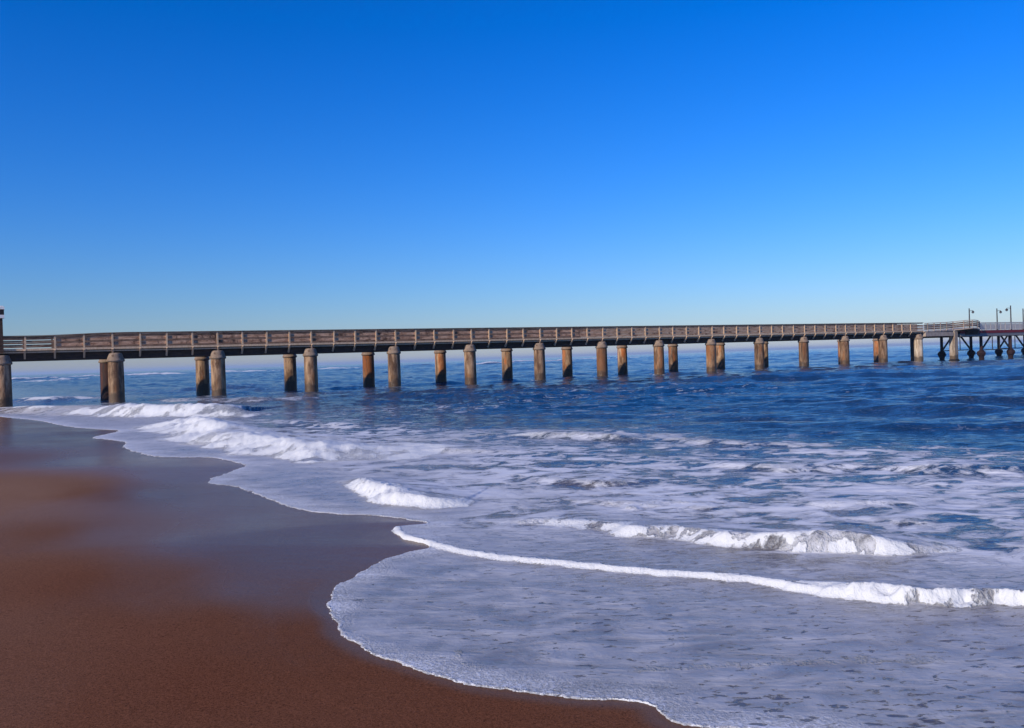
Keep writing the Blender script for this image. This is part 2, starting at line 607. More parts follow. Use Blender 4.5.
for i in range(9):
    x, y, h = plat_xyz((i + .5) / 9)
    p = pp0 if i == 0 else dup(pp0, prl)
    p.location = (x, y, h)

# street lamps on the jetty
lamp0 = None


def lamp(k, y, into, label, zb=4.02):
    e = empty('street_lamp', P0 + D * (k * L) + NV * y + Vector((0, 0, zb)), RZ)
    tag(e, label, 'street lamp', 'lamp posts along the steel jetty')
    hh = 7.4 - zb
    bm = bmesh.new()
    tube(bm, (0, 0, 0), (0, 0, .5), .13, 12, .10); tube(bm, (0, 0, .5), (0, 0, hh), .085, 12, .07)
    link('pole', bm, M['dark_steel'], e)
    bm = bmesh.new()
    pr = (0, 0, hh - .42)
    for i in range(1, 9):
        a = i / 8
        q = (0, into * .55 * a, hh - .42 + .10 * math.sin(a * math.pi * .75))
        tube(bm, pr, q, .028, 8); pr = q
    link('arm', bm, M['dark_steel'], e)
    bm = bmesh.new()
    lathe(bm, [(.03, .0), (.09, -.06), (.19, -.18), (.21, -.23), (.19, -.25)][::-1], 18)
    s = link('lamp_shade', bm, M['dark_steel'], e, loc=(0, into * .55, hh - .36))
    bm = bmesh.new()
    bmesh.ops.create_uvsphere(bm, u_segments=16, v_segments=10, radius=.15)
    link('globe', bm, M['glass'], s, loc=(0, 0, -.27), smooth=True)
    return e


lamp(15.93, WJ + .12, -1, 'dark lamp post on the far railing, the one nearest the curved platform')
lamp(16.93, WJ + .12, -1, 'dark lamp post on the far railing, second seaward from the curved platform')
lamp(15.93, -.22, 1, 'dark lamp post at the near railing of the steel jetty, lamp hanging over the deck')
lamp(17.93, WJ + .12, -1, 'dark lamp post on steel jetty, the farthest out to sea')

# post with black and white lantern head at the land end
mp = empty('marker_post', P0 + D * (-.942 * L) + NV * (-.3) + Vector((0, 0, 3.8)), RZ)
tag(mp, 'dark timber post with black and white banded head at the pier railing above beach', 'marker post')
bm = bmesh.new(); box(bm, -.17, .17, -.17, .17, 0, 2.28); link('post', bm, M['girder'], mp)
bm = bmesh.new(); box(bm, -.28, .28, -.28, .28, 2.283, 2.5); link('white_band', bm, M['white'], mp)
bm = bmesh.new(); box(bm, -.27, .27, -.27, .27, 2.503, 2.86); link('black_band', bm, M['black'], mp)
bm = bmesh.new(); box(bm, -.30, .30, -.30, .30, 2.863, 3.1)
bmesh.ops.bevel(bm, geom=[e for e in bm.edges if all(v.co.z > 3.05 for v in e.verts)], offset=.06, segments=2, affect='EDGES')
link('cap', bm, M['white'], mp)

# ------------------------------------------------------------------ shoreline survey
SH_PX = [(0, 417), (36, 420.5), (66, 426.5), (100, 429.5), (118, 430.6), (106, 434), (92, 438), (108, 440), (126, 443), (122, 447), (149, 456), (180, 457.5),
         (212, 458), (236, 463), (244, 466), (234, 470), (216, 477), (206, 482.5), (218, 485), (232, 486.5), (259, 496), (299, 509.5), (340, 514.5),
         (370, 515.5), (400, 519), (425, 523.5), (405, 526.5), (391, 530), (400, 538), (430, 546), (405, 553), (383, 560), (352, 577),
         (331, 590), (327, 604), (336, 621), (336, 632), (350, 643), (373, 655), (404, 667), (436, 677), (466, 685), (496, 691), (566, 699),
         (622, 701.5), (650, 707), (680, 727)]
sh = pts(SH_PX)
far_ = np.array([(-2600, 4000), (-420, 640), (-120, 180), (-60, 92), (-41, 63), (-34.0, 53.5)])
near_ = np.array([(1.75, 5.05), (2.3, 4.3), (2.6, 3.0), (3.2, 0), (6, -12), (40, -90)])
SHORE = np.vstack([far_, smooth_line(np.vstack([sh, near_[:1]]), 5), near_[1:]])   # travels from far to near: the sea lies to its left (towards +x)


def shore_dist(X, Y):
    out = np.full(X.shape, 0, np.float32)
    Rr = np.hypot(X, Y)
    dd, sg, _ = line_field(X, Y, SHORE)
    return dd * sg


# polar sampling of ground: fine inside the field of view, coarse beside it
def grid(v_steps, az_f, naz, az_far=R(84), ncoarse=46):
    r = F * CAM_H / np.array(v_steps)
    a1 = np.linspace(-az_f, az_f, naz)
    s = (az_far - az_f) * (np.linspace(0, 1, ncoarse + 1)[1:]) ** 1.4
    az = np.concatenate([(-az_f - s)[::-1], a1, az_f + s])
    A, RR = np.meshgrid(az, r)
    return (RR * np.sin(A)).astype(np.float32), (RR * np.cos(A)).astype(np.float32)


def grid_mesh(name, X, Y, Z, attrs, mat):
    nr, nc = X.shape
    me = bpy.data.meshes.new(name)
    co = np.stack([X, Y, Z], -1).reshape(-1, 3).astype(np.float32)
    idx = np.arange(nr * nc).reshape(nr, nc)
    q = np.stack([idx[:-1, :-1], idx[:-1, 1:], idx[1:, 1:], idx[1:, :-1]], -1).reshape(-1, 4)
    me.vertices.add(len(co)); me.vertices.foreach_set('co', co.ravel())
    me.loops.add(q.size); me.loops.foreach_set('vertex_index', q.ravel().astype(np.int32))
    me.polygons.add(len(q))
    me.polygons.foreach_set('loop_start', np.arange(0, q.size, 4, dtype=np.int32))
    me.polygons.foreach_set('use_smooth', np.ones(len(q), bool))
    me.update(calc_edges=True)
    for k, v in attrs.items():
        at = me.attributes.new(k, 'FLOAT', 'POINT')
        at.data.foreach_set('value', v.reshape(-1).astype(np.float32))
    me.materials.append(mat)
    o = bpy.data.objects.new(name, me)
    COL.objects.link(o)
    return o


def sand_height(X, Y, d):
    land = np.clip(-d, 0, None)
    sea = np.clip(d, 0, None)
    z = .055 * land / (1 + land / 22) - .03 * sea / (1 + sea / 120)
    z = z + .012 * fbm(X * .35, Y * .35, 3, 5) * sstep(.3, 3, land)
    return z


# ------------------------------------------------------------------ beach
vs = np.concatenate([np.arange(900, 440, -8), np.arange(440, 60, -2.0), np.arange(60, 8, -.8), np.array([7, 5, 3, 2, 1, .6, .3])])
X, Y = grid(vs, R(37), 420, R(100))
d = shore_dist(X, Y)
Z = sand_height(X, Y, d)
wetn = fbm(X * .25, Y * .25, 4, 31)


def beach_mat():
    m, nt = new_mat('wet_sand'); N = NT(nt)
    co = N.n('ShaderNodeTexCoord').outputs['Object']
    wet = N.attr('wet')
    big = N.noise(co, .45, 5, .6, .4)
    w = N.ramp(N.math('ADD', wet, N.math('MULTIPLY', N.math('SUBTRACT', big, .5), .45)), .1, .9)
    g1 = N.noise(co, 60, 3, .7)
    g2 = N.noise(co, 150, 2, .7)
    grain = N.ramp(N.math('ADD', N.math('MULTIPLY', g1, .5), N.math('MULTIPLY', g2, .5)), .35, .65)
    dry = N.mix(grain, c4(.090, .032, .016), c4(.25, .092, .046))
    wetc = N.mix(grain, c4(.10, .054, .026), c4(.18, .098, .05))
    base = N.mix(w, dry, wetc)
    pale = N.attr('pale')
    base = N.mix(pale, base, N.mix(grain, c4(.20, .105, .064), c4(.35, .195, .125)))
    sp = N.ramp(N.noise(co, 38, 4, .8), .57, .68)
    base = N.mix(N.math('MULTIPLY', sp, .7), base, c4(.022, .012, .010))
    rough = N.math('ADD', N.math('MULTIPLY', N.math('SUBTRACT', 1.0, w), .30), N.ramp(big, .3, .7, .17, .26))
    spec = N.ramp(w, 0, 1, .0, .085)
    bp = N.n('ShaderNodeBump', ins={'Strength': N.ramp(w, 0, 1, .35, .10), 'Distance': .006, 'Height': grain})
    bp2 = N.n('ShaderNodeBump', ins={'Strength': .12, 'Distance': .05, 'Height': N.noise(N.scaled(co, (1, 2.4, 1), .5), 1.6, 4, .55), 'Normal': bp.outputs[0]})
    finish(N, base, rough, bp2.outputs[0], spec, 1.4)
    return m


WET = [(0, 432, .9), (60, 440, 1), (120, 462, 1), (200, 475, 1), (0, 465, .5), (0, 500, 0), (60, 500, .05), (110, 505, .4), (150, 500, .8), (230, 500, 1),
       (300, 520, 1), (380, 530, 1), (40, 545, .25), (120, 545, .6), (200, 550, .9), (300, 560, 1), (350, 560, 1), (250, 590, .75), (310, 595, .65), (150, 590, .35),
       (60, 590, .15), (0, 600, .05), (200, 630, .15), (300, 640, .25), (340, 650, .25), (100, 650, 0), (0, 700, 0), (200, 700, 0), (400, 700, .12), (500, 715, .15),
       (620, 718, .25), (350, 690, .1), (-150, 520, 0), (-150, 440, .3), (-300, 700, 0)]


def survey(X, Y, P, pw=1.8):
    az, lr = np.arctan2(X, Y), np.log(np.hypot(X, Y))
    num = np.zeros_like(X); den = np.full_like(X, 1e-9)
    for uu, vv, c in P:
        wx, wy = on_plane(uu, vv)
        w = 1.0 / (((az - math.atan2(wx, wy)) / .9) ** 2 + ((lr - math.log(math.hypot(wx, wy))) * .75) ** 2 + .0006) ** pw
        num += w * c; den += w
    return num / den


PALE = [(0, 500, 1), (40, 503, 1), (20, 490, 1), (20, 515, .9), (0, 520, .8), (80, 502, .4), (40, 485, .6), (0, 482, .7), (115, 500, .05), (150, 500, 0), (0, 465, .2), (60, 470, .1), (60, 545, .25), (0, 560, .35), (0, 640, .3), (0, 720, .25),
        (100, 600, .08), (120, 720, .05), (250, 560, 0), (300, 650, 0), (300, 480, 0), (100, 440, 0), (500, 720, 0), (200, 700, 0), (-200, 520, .8)]
wet = survey(X, Y, WET, 1.25)
edge1 = np.exp(-((d + .55 + .35 * wetn) / .05) ** 2) + .8 * np.exp(-((d + 1.5 + .6 * fbm(X * .3, Y * .3, 3, 33)) / .06) ** 2)
wet = np.clip(wet + .03 * edge1 + sstep(-.22, -.02, d) * .35, 0, 1)
px_, py_ = on_plane(-30, 500)
hump = np.exp(-(((X - px_) / 2.6) ** 2 + ((Y - py_) / 2.0) ** 2))
Z = Z + .05 * hump
beach = grid_mesh('beach', X, Y, Z, {'wet': wet, 'pale': np.clip(survey(X, Y, PALE, 1.4), 0, 1)}, beach_mat())
tag(beach, 'wet red brown sand beach sloping down to the surf', 'beach', kind='structure')

# ------------------------------------------------------------------ sea
vs = np.concatenate([np.arange(700, 420, -6.0), np.arange(420, 60, -.5), np.arange(60, 12, -.25), np.arange(12, 7, -.1), np.arange(7, 2.2, -.035), np.arange(2.2, .25, -.06),
                     np.array([.22, .19, .165])])
X, Y = grid(vs, R(34), 900)
RR = np.hypot(X, Y)
d0 = shore_dist(X, Y)
# bubbly fine edge
d = d0 + .035 * fbm(X * 5, Y * 5, 3, 77) * np.clip(RR / 8, .6, 3) + .022 * fbm(X * 22, Y * 22, 2, 78) + .05 * fbm(X * 1.6, Y * 1.6, 2, 79)
Zs = sand_height(X, Y, d0)
calm = sstep(.6, 9, d0)

# unbroken water: directional swell and chop
pdx, pdy = .38, .925             # seaward, against the travel of the swell
u = X * pdx + Y * pdy
v = X * pdy - Y * pdx
warp = 2.0 * perlin(X * .06, Y * .06, 3)
offs = sstep(4, 24, d0)
farw = sstep(30, 120, d0)
zw = np.zeros_like(X)


def ridge(n, p=1.5):
    return np.clip(1 - np.abs(n), 0, 1) ** p


zw += farw * .34 * (ridge(perlin((u + warp * 3) / 52, v / 150, 11) * 1.3, 2) - .45)
zw += farw * .26 * (ridge(perlin((u + warp * 2) / 21, v / 60, 12) * 1.3, 2) - .45)
zw += offs * .30 * (ridge(perlin((u + warp) / 8.5, v / 22, 13) * 1.3, 1.6) - .5)
zw += offs * .17 * (ridge(perlin((u + warp * .6) / 3.6, v / 9, 14) * 1.3) - .5)
zw += (.40 + .60 * offs) * calm * .12 * fbm(u / 1.5, v / 3.4, 2, 15)
zw += (.55 + .45 * offs) * calm * .045 * fbm(u / .5, v / .9, 2, 16)
zw += sstep(.1, 1.5, d0) * .006 * fbm(u / .22, v / .4, 2, 18)

thick = .008 + .03 * sstep(0, 2.5, d) + .05 * sstep(1, 8, d)
edge_h = np.where(d < .0, -.06 + 0 * d, 0)
rim = sstep(-.05, .03, d)
Zwater = np.maximum(Zs, -.03 * np.clip(d0, 0, 3)) * np.exp(-np.clip(d0, 0, 50) / 4.0)
Z = Zwater + thick + zw
Z = Z * rim + (Zs - .12) * (1 - rim)
# foam lip on the sand
Z += .003 * np.exp(-((d - .03) / .03) ** 2) * rim

foam_front = np.zeros_like(X)
face = np.zeros_like(X)
lump = fbm(X * 2.2, Y * 2.2, 4, 41)
lump2 = fbm(X * 9, Y * 9, 3, 43)
ragged = fbm(X * .9, Y * .9, 3, 47)


cov_add = np.zeros_like(X)
dark = np.zeros_like(X)


def bore(line, heights, wf, wb, foamback, foamy=1.0, level=0.0, rough=.12, hole=0.0, is_world=False, rag=.35, lip=0.0, cov=0.0, patch=.45):
    """a broken or breaking wave: steep front towards the beach, gentle back; line = foot of its front.
    lip: how far up the front the white water starts (0 = foot, 1 = crest only)"""
    global Z, foam_front, cov_add, dark
    P = np.array(line, float) if is_world else pts(line)
    P2 = smooth_line(P, 5)
    hv = np.interp(np.linspace(0, len(P) - 1, len(P2)), np.arange(len(P)), heights)
    lo, hi = P2.min(0) - 8 * wb, P2.max(0) + 8 * wb
    mk = (X > lo[0]) & (X < hi[0]) & (Y > lo[1]) & (Y < hi[1])
    xs, ys = X[mk], Y[mk]
    dd, sg, h = line_field(xs, ys, P2, hv)
    e0 = np.hypot(xs - P2[0][0], ys - P2[0][1]); e1 = np.hypot(xs - P2[-1][0], ys - P2[-1][1])
    isend = ((np.abs(dd - e0) < 1e-4) | (np.abs(dd - e1) < 1e-4))
    n_big = fbm(xs / (wf * 5), ys / (wf * 3.5), 3, 47)
    n_mid = fbm(xs / (wf * 1.6), ys / (wf * 1.3), 4, 43)
    n_fine = fbm(xs / max(.05, wf * .35), ys / max(.05, wf * .30), 3, 49)
    over = np.zeros_like(dd)
    tl = dd * sg
    for pe, tv, ee in ((P2[0], P2[0] - P2[1], e0), (P2[-1], P2[-1] - P2[-2], e1)):
        tv = tv / np.hypot(*tv)
        at_ = np.abs(dd - ee) < 1e-4
        al = (xs - pe[0]) * tv[0] + (ys - pe[1]) * tv[1]
        la = np.abs((xs - pe[0]) * tv[1] - (ys - pe[1]) * tv[0]) * sg
        at_ &= al > 0
        over[at_] = al[at_]; tl[at_] = la[at_]
    endfade = np.exp(-(over / (wf * 1.6)) ** 2)
    t = tl * SIDE + n_big * wf * rag * 1.6 + n_mid * wf * .22
    front = sstep(0, wf, t)
    back = np.where(t > wf, np.exp(-((np.clip(t - wf, 0, None)) / wb) ** 1.3), 1)
    prof_ = front * back * h * (1 + .30 * n_big)
    fo = sstep((lip - .12) * wf, (lip + .2) * wf, t + n_mid * wf * .25)
    fo *= 1 - sstep(.15, 1.1, (t - wf) / foamback + 1.1 * n_mid)
    hs = np.clip(h / (max(heights) * .12 + 1e-6), 0, 1)
    if hole:
        hm = sstep(.10, .32, n_big * 1.0 + n_mid * .55 - .30 + hole * .3) * sstep(.02 * wf, .3 * wf, t) * (1 - sstep(.7 * wf, .95 * wf, t))
        fo = fo * (1 - .95 * hm)
    if patch:
        n_p = fbm(xs / (wf * 1.1 + .1), ys / (wf * .8 + .1), 4, 53, .6)
        fo = fo * (1 - patch + patch * sstep(-.22, .22, n_p))
    fo = fo * endfade ** 3 * hs
    prof_ = prof_ * endfade
    prof_ += fo * rough * h * (.7 * n_mid + .45 * n_fine)
    Z[mk] += prof_ + level * sstep(0, wf, t) * np.exp(-np.clip(t, 0, None) / 3.0) * endfade
    foam_front[mk] = np.maximum(foam_front[mk], fo * foamy)
    if hole:
        dark[mk] = np.maximum(dark[mk], .5 * hm * endfade * hs)
    if cov:
        cov_add[mk] = np.maximum(cov_add[mk], cov * fo)


SIDE = 1.0      # lines run left to right in the photo, the sea lies to their left
# foremost bore running over the older sheet of swash: a thin smooth lip that grows into a tumbling roll
bore([(391, 530), (400, 538), (430, 547), (479, 557), (566, 567), (660, 577), (749, 584), (802, 594), (850, 600), (900, 606)],
     [.012, .018, .022, .024, .024, .028, .034, .05, .06, .02], .08, .30, .05, 1, .02, .06, 0, rag=.45, patch=.12)
bore([(800, 594), (850, 600), (873, 602), (902, 606), (962, 608), (1024, 610), (1120, 618)],
     [.015, .06, .09, .115, .125, .125, .12], .12, .30, .10, 1, .0, .35, 0, rag=1.2, patch=.52)
# faint older lines of froth lying in the sheet
bore([(628, 673), (700, 669), (780, 666), (860, 664), (960, 661)], [0, .004, .005, .004, 0], .07, .4, .12, .30, 0, 0, 0, rag=.5, patch=.15)
bore([(452, 650), (458, 660), (470, 668), (480, 672)], [0, .003, .003, 0], .05, .2, .06, .30, 0, 0, 0, rag=.5, patch=.15)
# small breaker
bore([(530, 526), (580, 531), (619, 537), (660, 542), (715, 549), (750, 553), (790, 556), (835, 558), (870, 560), (902, 561), (935, 558), (970, 554)],
     [.02, .05, .085, .115, .125, .13, .16, .18, .155, .10, .04, 0], .26, .65, .22, 1, .02, .24, 0, rag=.65, patch=.68, cov=.3)
# steep little wave at the edge of the sheet
bore([(336, 487), (345, 494), (365, 500), (392, 503.5), (420, 506.5), (450, 508), (472, 508)],
     [.14, .22, .23, .18, .13, .07, 0], .34, .8, .28, 1, 0, .4, 0, rag=.9, patch=.35, cov=.3)
# broad broken wave on the left
bore([(140, 429), (159, 437), (186, 445), (226, 454), (260, 458), (300, 460), (335, 460), (372, 460), (415, 462)],
     [.06, .22, .34, .36, .34, .30, .24, .12, 0], 1.2, 1.6, 3.0, 1, .0, .5, .2, cov=.5, patch=.5, rag=.7)
bore([(140, 428), (166, 431), (200, 437), (240, 441)], [.1, .4, .3, 0], .9, 1.2, 1.2, 1, 0, .6, .3, patch=.7, rag=.8)
# breaker standing against the first columns
bore([(-20, 412), (4, 413.5), (30, 415), (60, 416), (96, 417)], [.2, .35, .42, .42, .1], 1.6, 2.6, .6, .9, 0, .2, .5, lip=.62, cov=.3, patch=.6)
bore([(66, 416), (86, 417), (150, 418.5), (199, 419.5), (240, 418.5), (280, 416)],
     [.06, .42, .55, .52, .28, 0], 1.6, 2.6, 1.5, 1, 0, .5, .35, cov=.3, patch=.6, rag=.7)
bore([(5, 403.5), (40, 404), (80, 401.5), (110, 400)], [.3, .5, .36, 0], 2.5, 4, 1.2, 1, 0, .2, .4, lip=.4, patch=.6)
bore([(145, 402), (200, 404), (250, 404.5), (300, 402)], [.1, .2, .22, .1], 1.5, 3, 1.5, .2, 0, .2, .5, cov=.45)
bore([(260, 425), (320, 430), (380, 433)], [.05, .14, .05], .8, 1.5, 1.0, .3, 0, .2, .5, cov=.4)
# foam ridges in the churned zone
for ln, hs_, wf, fb, fm in [
    ([(470, 442), (540, 441), (600, 443), (650, 444)], [.05, .14, .16, .04], .7, .8, .45),
    ([(400, 452), (450, 456), (520, 457)], [.04, .10, .03], .5, .7, .35),
    ([(640, 441), (690, 446), (760, 450), (820, 451)], [.04, .10, .10, .02], .6, .6, .35),
    ([(780, 508), (830, 512), (900, 512), (940, 509)], [.01, .045, .045, .01], .3, .35, .3),
    ([(700, 470), (760, 474), (830, 474)], [.03, .09, .03], .4, .5, .3),
    ([(860, 476), (930, 480), (1010, 480)], [.03, .09, .05], .4, .5, .3),
    ([(850, 526), (910, 530), (960, 529)], [.01, .035, .01], .25, .35, .2),
    ([(520, 482), (590, 487), (650, 486)], [.02, .07, .02], .4, .5, .3),
    ([(560, 505), (620, 511), (700, 513)], [.02, .07, .02], .3, .4, .3),
]:
    bore(ln, hs_, wf, wf * 2, fb, fm * 1.25, 0, .3, 0, rag=.9, lip=.4, cov=.3, patch=.9)
# unbroken humps
for ln, hs_, wf, wb in [
    ([(600, 421), (690, 424), (780, 423), (880, 420)], [.03, .17, .17, .03], 2.0, 3.0),
    ([(860, 401), (930, 404), (1000, 402), (1080, 400)], [.03, .2, .2, .08], 2.8, 4),
    ([(330, 402), (420, 400), (520, 399), (640, 398)], [.08, .2, .2, .08], 3, 5),
    ([(690, 383), (730, 384.5), (790, 382), (850, 380)], [.15, .45, .4, .15], 5, 8),
    ([(130, 392), (200, 392), (280, 390), (360, 388)], [.15, .35, .35, .15], 4, 7),
    ([(860, 380), (950, 378), (1060, 376)], [.15, .3, .3], 5, 8),
]:
    bore(ln, hs_, wf, wb, 1, 0.0)


# offshore breakers (distance, crest height from the survey)
def far_break(px, dist, wf=7, wb=13, fb=3.0, foamy=1.0, hole=0.0, lip=.25):
    wf, wb = 7, 13
    dist *= 2.4
    ln, hs_ = [], []
    for (uu, vv) in px:
        dv = FWD * F + RGT * (uu - W_ / 2) + UPV * (H_ / 2 - vv)
        t = dist / dv.y
        hs_.append(min(.95, max(.3, CAM_H + dv.z * t))); ln.append((dv.x * t, dist - wf))
    hs_[0] *= .4; hs_[-1] *= .4
    bore(ln, hs_, wf, wb, fb, foamy, 0, .05, 0, True, rag=.35, lip=lip, patch=.35)


far_break([(-10, 377.5), (16, 376), (30, 376.5), (50, 376), (60, 377)], 150, fb=1.2, lip=.65)
far_break([(52, 379), (62, 378), (74, 378.5)], 120, 4, 7)
far_break([(12, 382), (30, 382), (52, 381.5)], 105, 4, 7, 1)
far_break([(78, 374), (90, 373), (104, 373.5)], 190)
far_break([(116, 373), (130, 371.8), (150, 370.6), (178, 369.6)], 170, 5, 9)
far_break([(216, 369.5), (228, 368.6), (238, 369)], 190)
far_break([(240, 369), (252, 367.5), (268, 367.8)], 170)
far_break([(316, 366.5), (330, 364.6), (350, 364.2)], 170)
far_break([(404, 364), (424, 362.5), (440, 363)], 180, 5, 9, .8, .3)
far_break([(478, 361), (490, 359.2), (504, 359)], 160, 5, 9, 1.2, lip=.5)
far_break([(496, 361.2), (520, 360), (552, 357.8)], 210, 6, 9)
far_break([(556, 358.4), (560, 357.6), (565, 358)], 180, 5, 8, lip=.5)
far_break([(576, 358), (600, 356.8), (634, 356)], 240, 6, 9, .8)
far_break([(640, 357.5), (652, 356), (662, 356)], 200, 6, 9, .6, .3)

# foam cover: surveyed amounts, blended smoothly over the water
CV = [(20, 390, .05), (130, 396, .22), (250, 404, .22), (320, 420, .30), (400, 425, .22), (500, 424, .12), (600, 426, .06), (750, 430, 0), (900, 438, 0), (1020, 444, 0),
      (200, 380, 0), (400, 380, 0), (400, 400, .02), (600, 380, 0), (600, 405, 0), (800, 380, 0), (800, 410, 0), (1000, 380, 0), (1000, 415, 0), (400, 366, 0), (800, 360, 0), (100, 380, .03),
      (360, 441, 0.65), (450, 441, 0.57), (550, 440, 0.49), (640, 444, 0.51), (740, 453, 0.51), (830, 464, 0.57), (920, 460, 0.47), (1015, 463, 0.49),
      (450, 460, 0.70), (560, 465, 0.65), (680, 475, 0.67), (800, 490, 0.73), (930, 490, 0.71), (1020, 500, 0.67),
      (400, 475, 0.77), (500, 490, 0.73), (620, 500, 0.75), (750, 510, 0.73), (900, 520, 0.75), (1020, 540, 0.75),
      (290, 472, 0.92), (250, 488, 0.92), (330, 500, 0.92), (330, 476, 0.87), (430, 514, 0.92), (250, 476, 0.92),
      (480, 530, 0.77), (520, 540, 0.73), (620, 552, 0.65), (700, 564, 0.63), (800, 577, 0.65), (900, 580, 0.61), (1000, 586, 0.61),
      (380, 580, 0.92), (480, 590, 0.89), (600, 600, 0.74), (750, 612, 0.74), (900, 630, 0.78), (1000, 640, 0.78), (400, 630, 0.90), (480, 630, 0.78), (560, 650, 0.78), (700, 650, 0.82), (850, 670, 0.82),
      (1000, 690, 0.72), (600, 690, 0.90), (520, 680, 0.90), (700, 708, 0.64), (760, 712, 0.52), (820, 700, 0.64), (900, 715, 0.58), (780, 675, 0.86),
      (40, 421, .8), (100, 428, .85), (150, 440, .8), (180, 455, .85), (1100, 560, .6), (1200, 650, .65), (1100, 480, .5), (1100, 420, 0), (-100, 400, .1)]
SHEET = [(300, 480, 1), (340, 505, 1), (250, 490, 1), (420, 515, .9), (450, 490, .1), (370, 468, .3), (500, 520, .15), (480, 540, .7), (650, 560, .7), (900, 585, .6),
         (600, 620, 1), (1000, 622, 1), (1000, 700, 1), (600, 690, 1), (800, 530, .05), (1000, 540, .05), (700, 500, 0), (550, 470, 0), (300, 440, 0), (900, 470, 0),
         (600, 400, 0), (200, 456, .9), (100, 430, .7), (-100, 400, .3), (800, 650, 1), (1300, 650, 1), (420, 580, 1)]
cover = survey(X, Y, CV)
cover = np.where(RR > 110, cover * .0, cover)
for k in range(-1, 14):        # white water round every column foot
    for yy in (0, WD):
        c_ = P0 + D * (k * L + SHIFT.get((k, yy > 1), 0)) + NV * yy
        q = (np.abs(X - c_.x) < 4) & (np.abs(Y - c_.y) < 4)
        rr_ = np.hypot(X[q] - c_.x, Y[q] - c_.y)
        wob_ = fbm(X[q] * 1.3, Y[q] * 1.3, 3, 81)
        ring = np.exp(-((rr_ - .75 - .5 * wob_) / (.30 + .25 * wob_)) ** 2)
        cov_add[q] = np.maximum(cov_add[q], ring * .62 * (.55 + 1.2 * wob_).clip(0, 1))
        Z[q] += .05 * ring * (.5 + wob_)
rimfoam = np.exp(-((d - .015) / np.clip(.026 * RR / 7, .024, .09)) ** 2) * rim * np.clip(.42 + .9 * fbm(X * 2.2, Y * 2.2, 4, 61, .6), .12, .9)
rimsoft = sstep(.42 * np.clip(RR / 7, 1, 3) * (1 + 1.1 * fbm(X * .9, Y * .9, 3, 66)).clip(.25, 2), .0, d) * rim
nearrim = sstep(.50 + .5 * fbm(X * .8, Y * .8, 2, 62), .0, d) * .42
cover = np.clip(cover + nearrim + cov_add, 0, 1)
froth = np.clip(np.maximum(foam_front, rimfoam), 0, 1)
shallow = 1 - sstep(2.2, 16, d0)


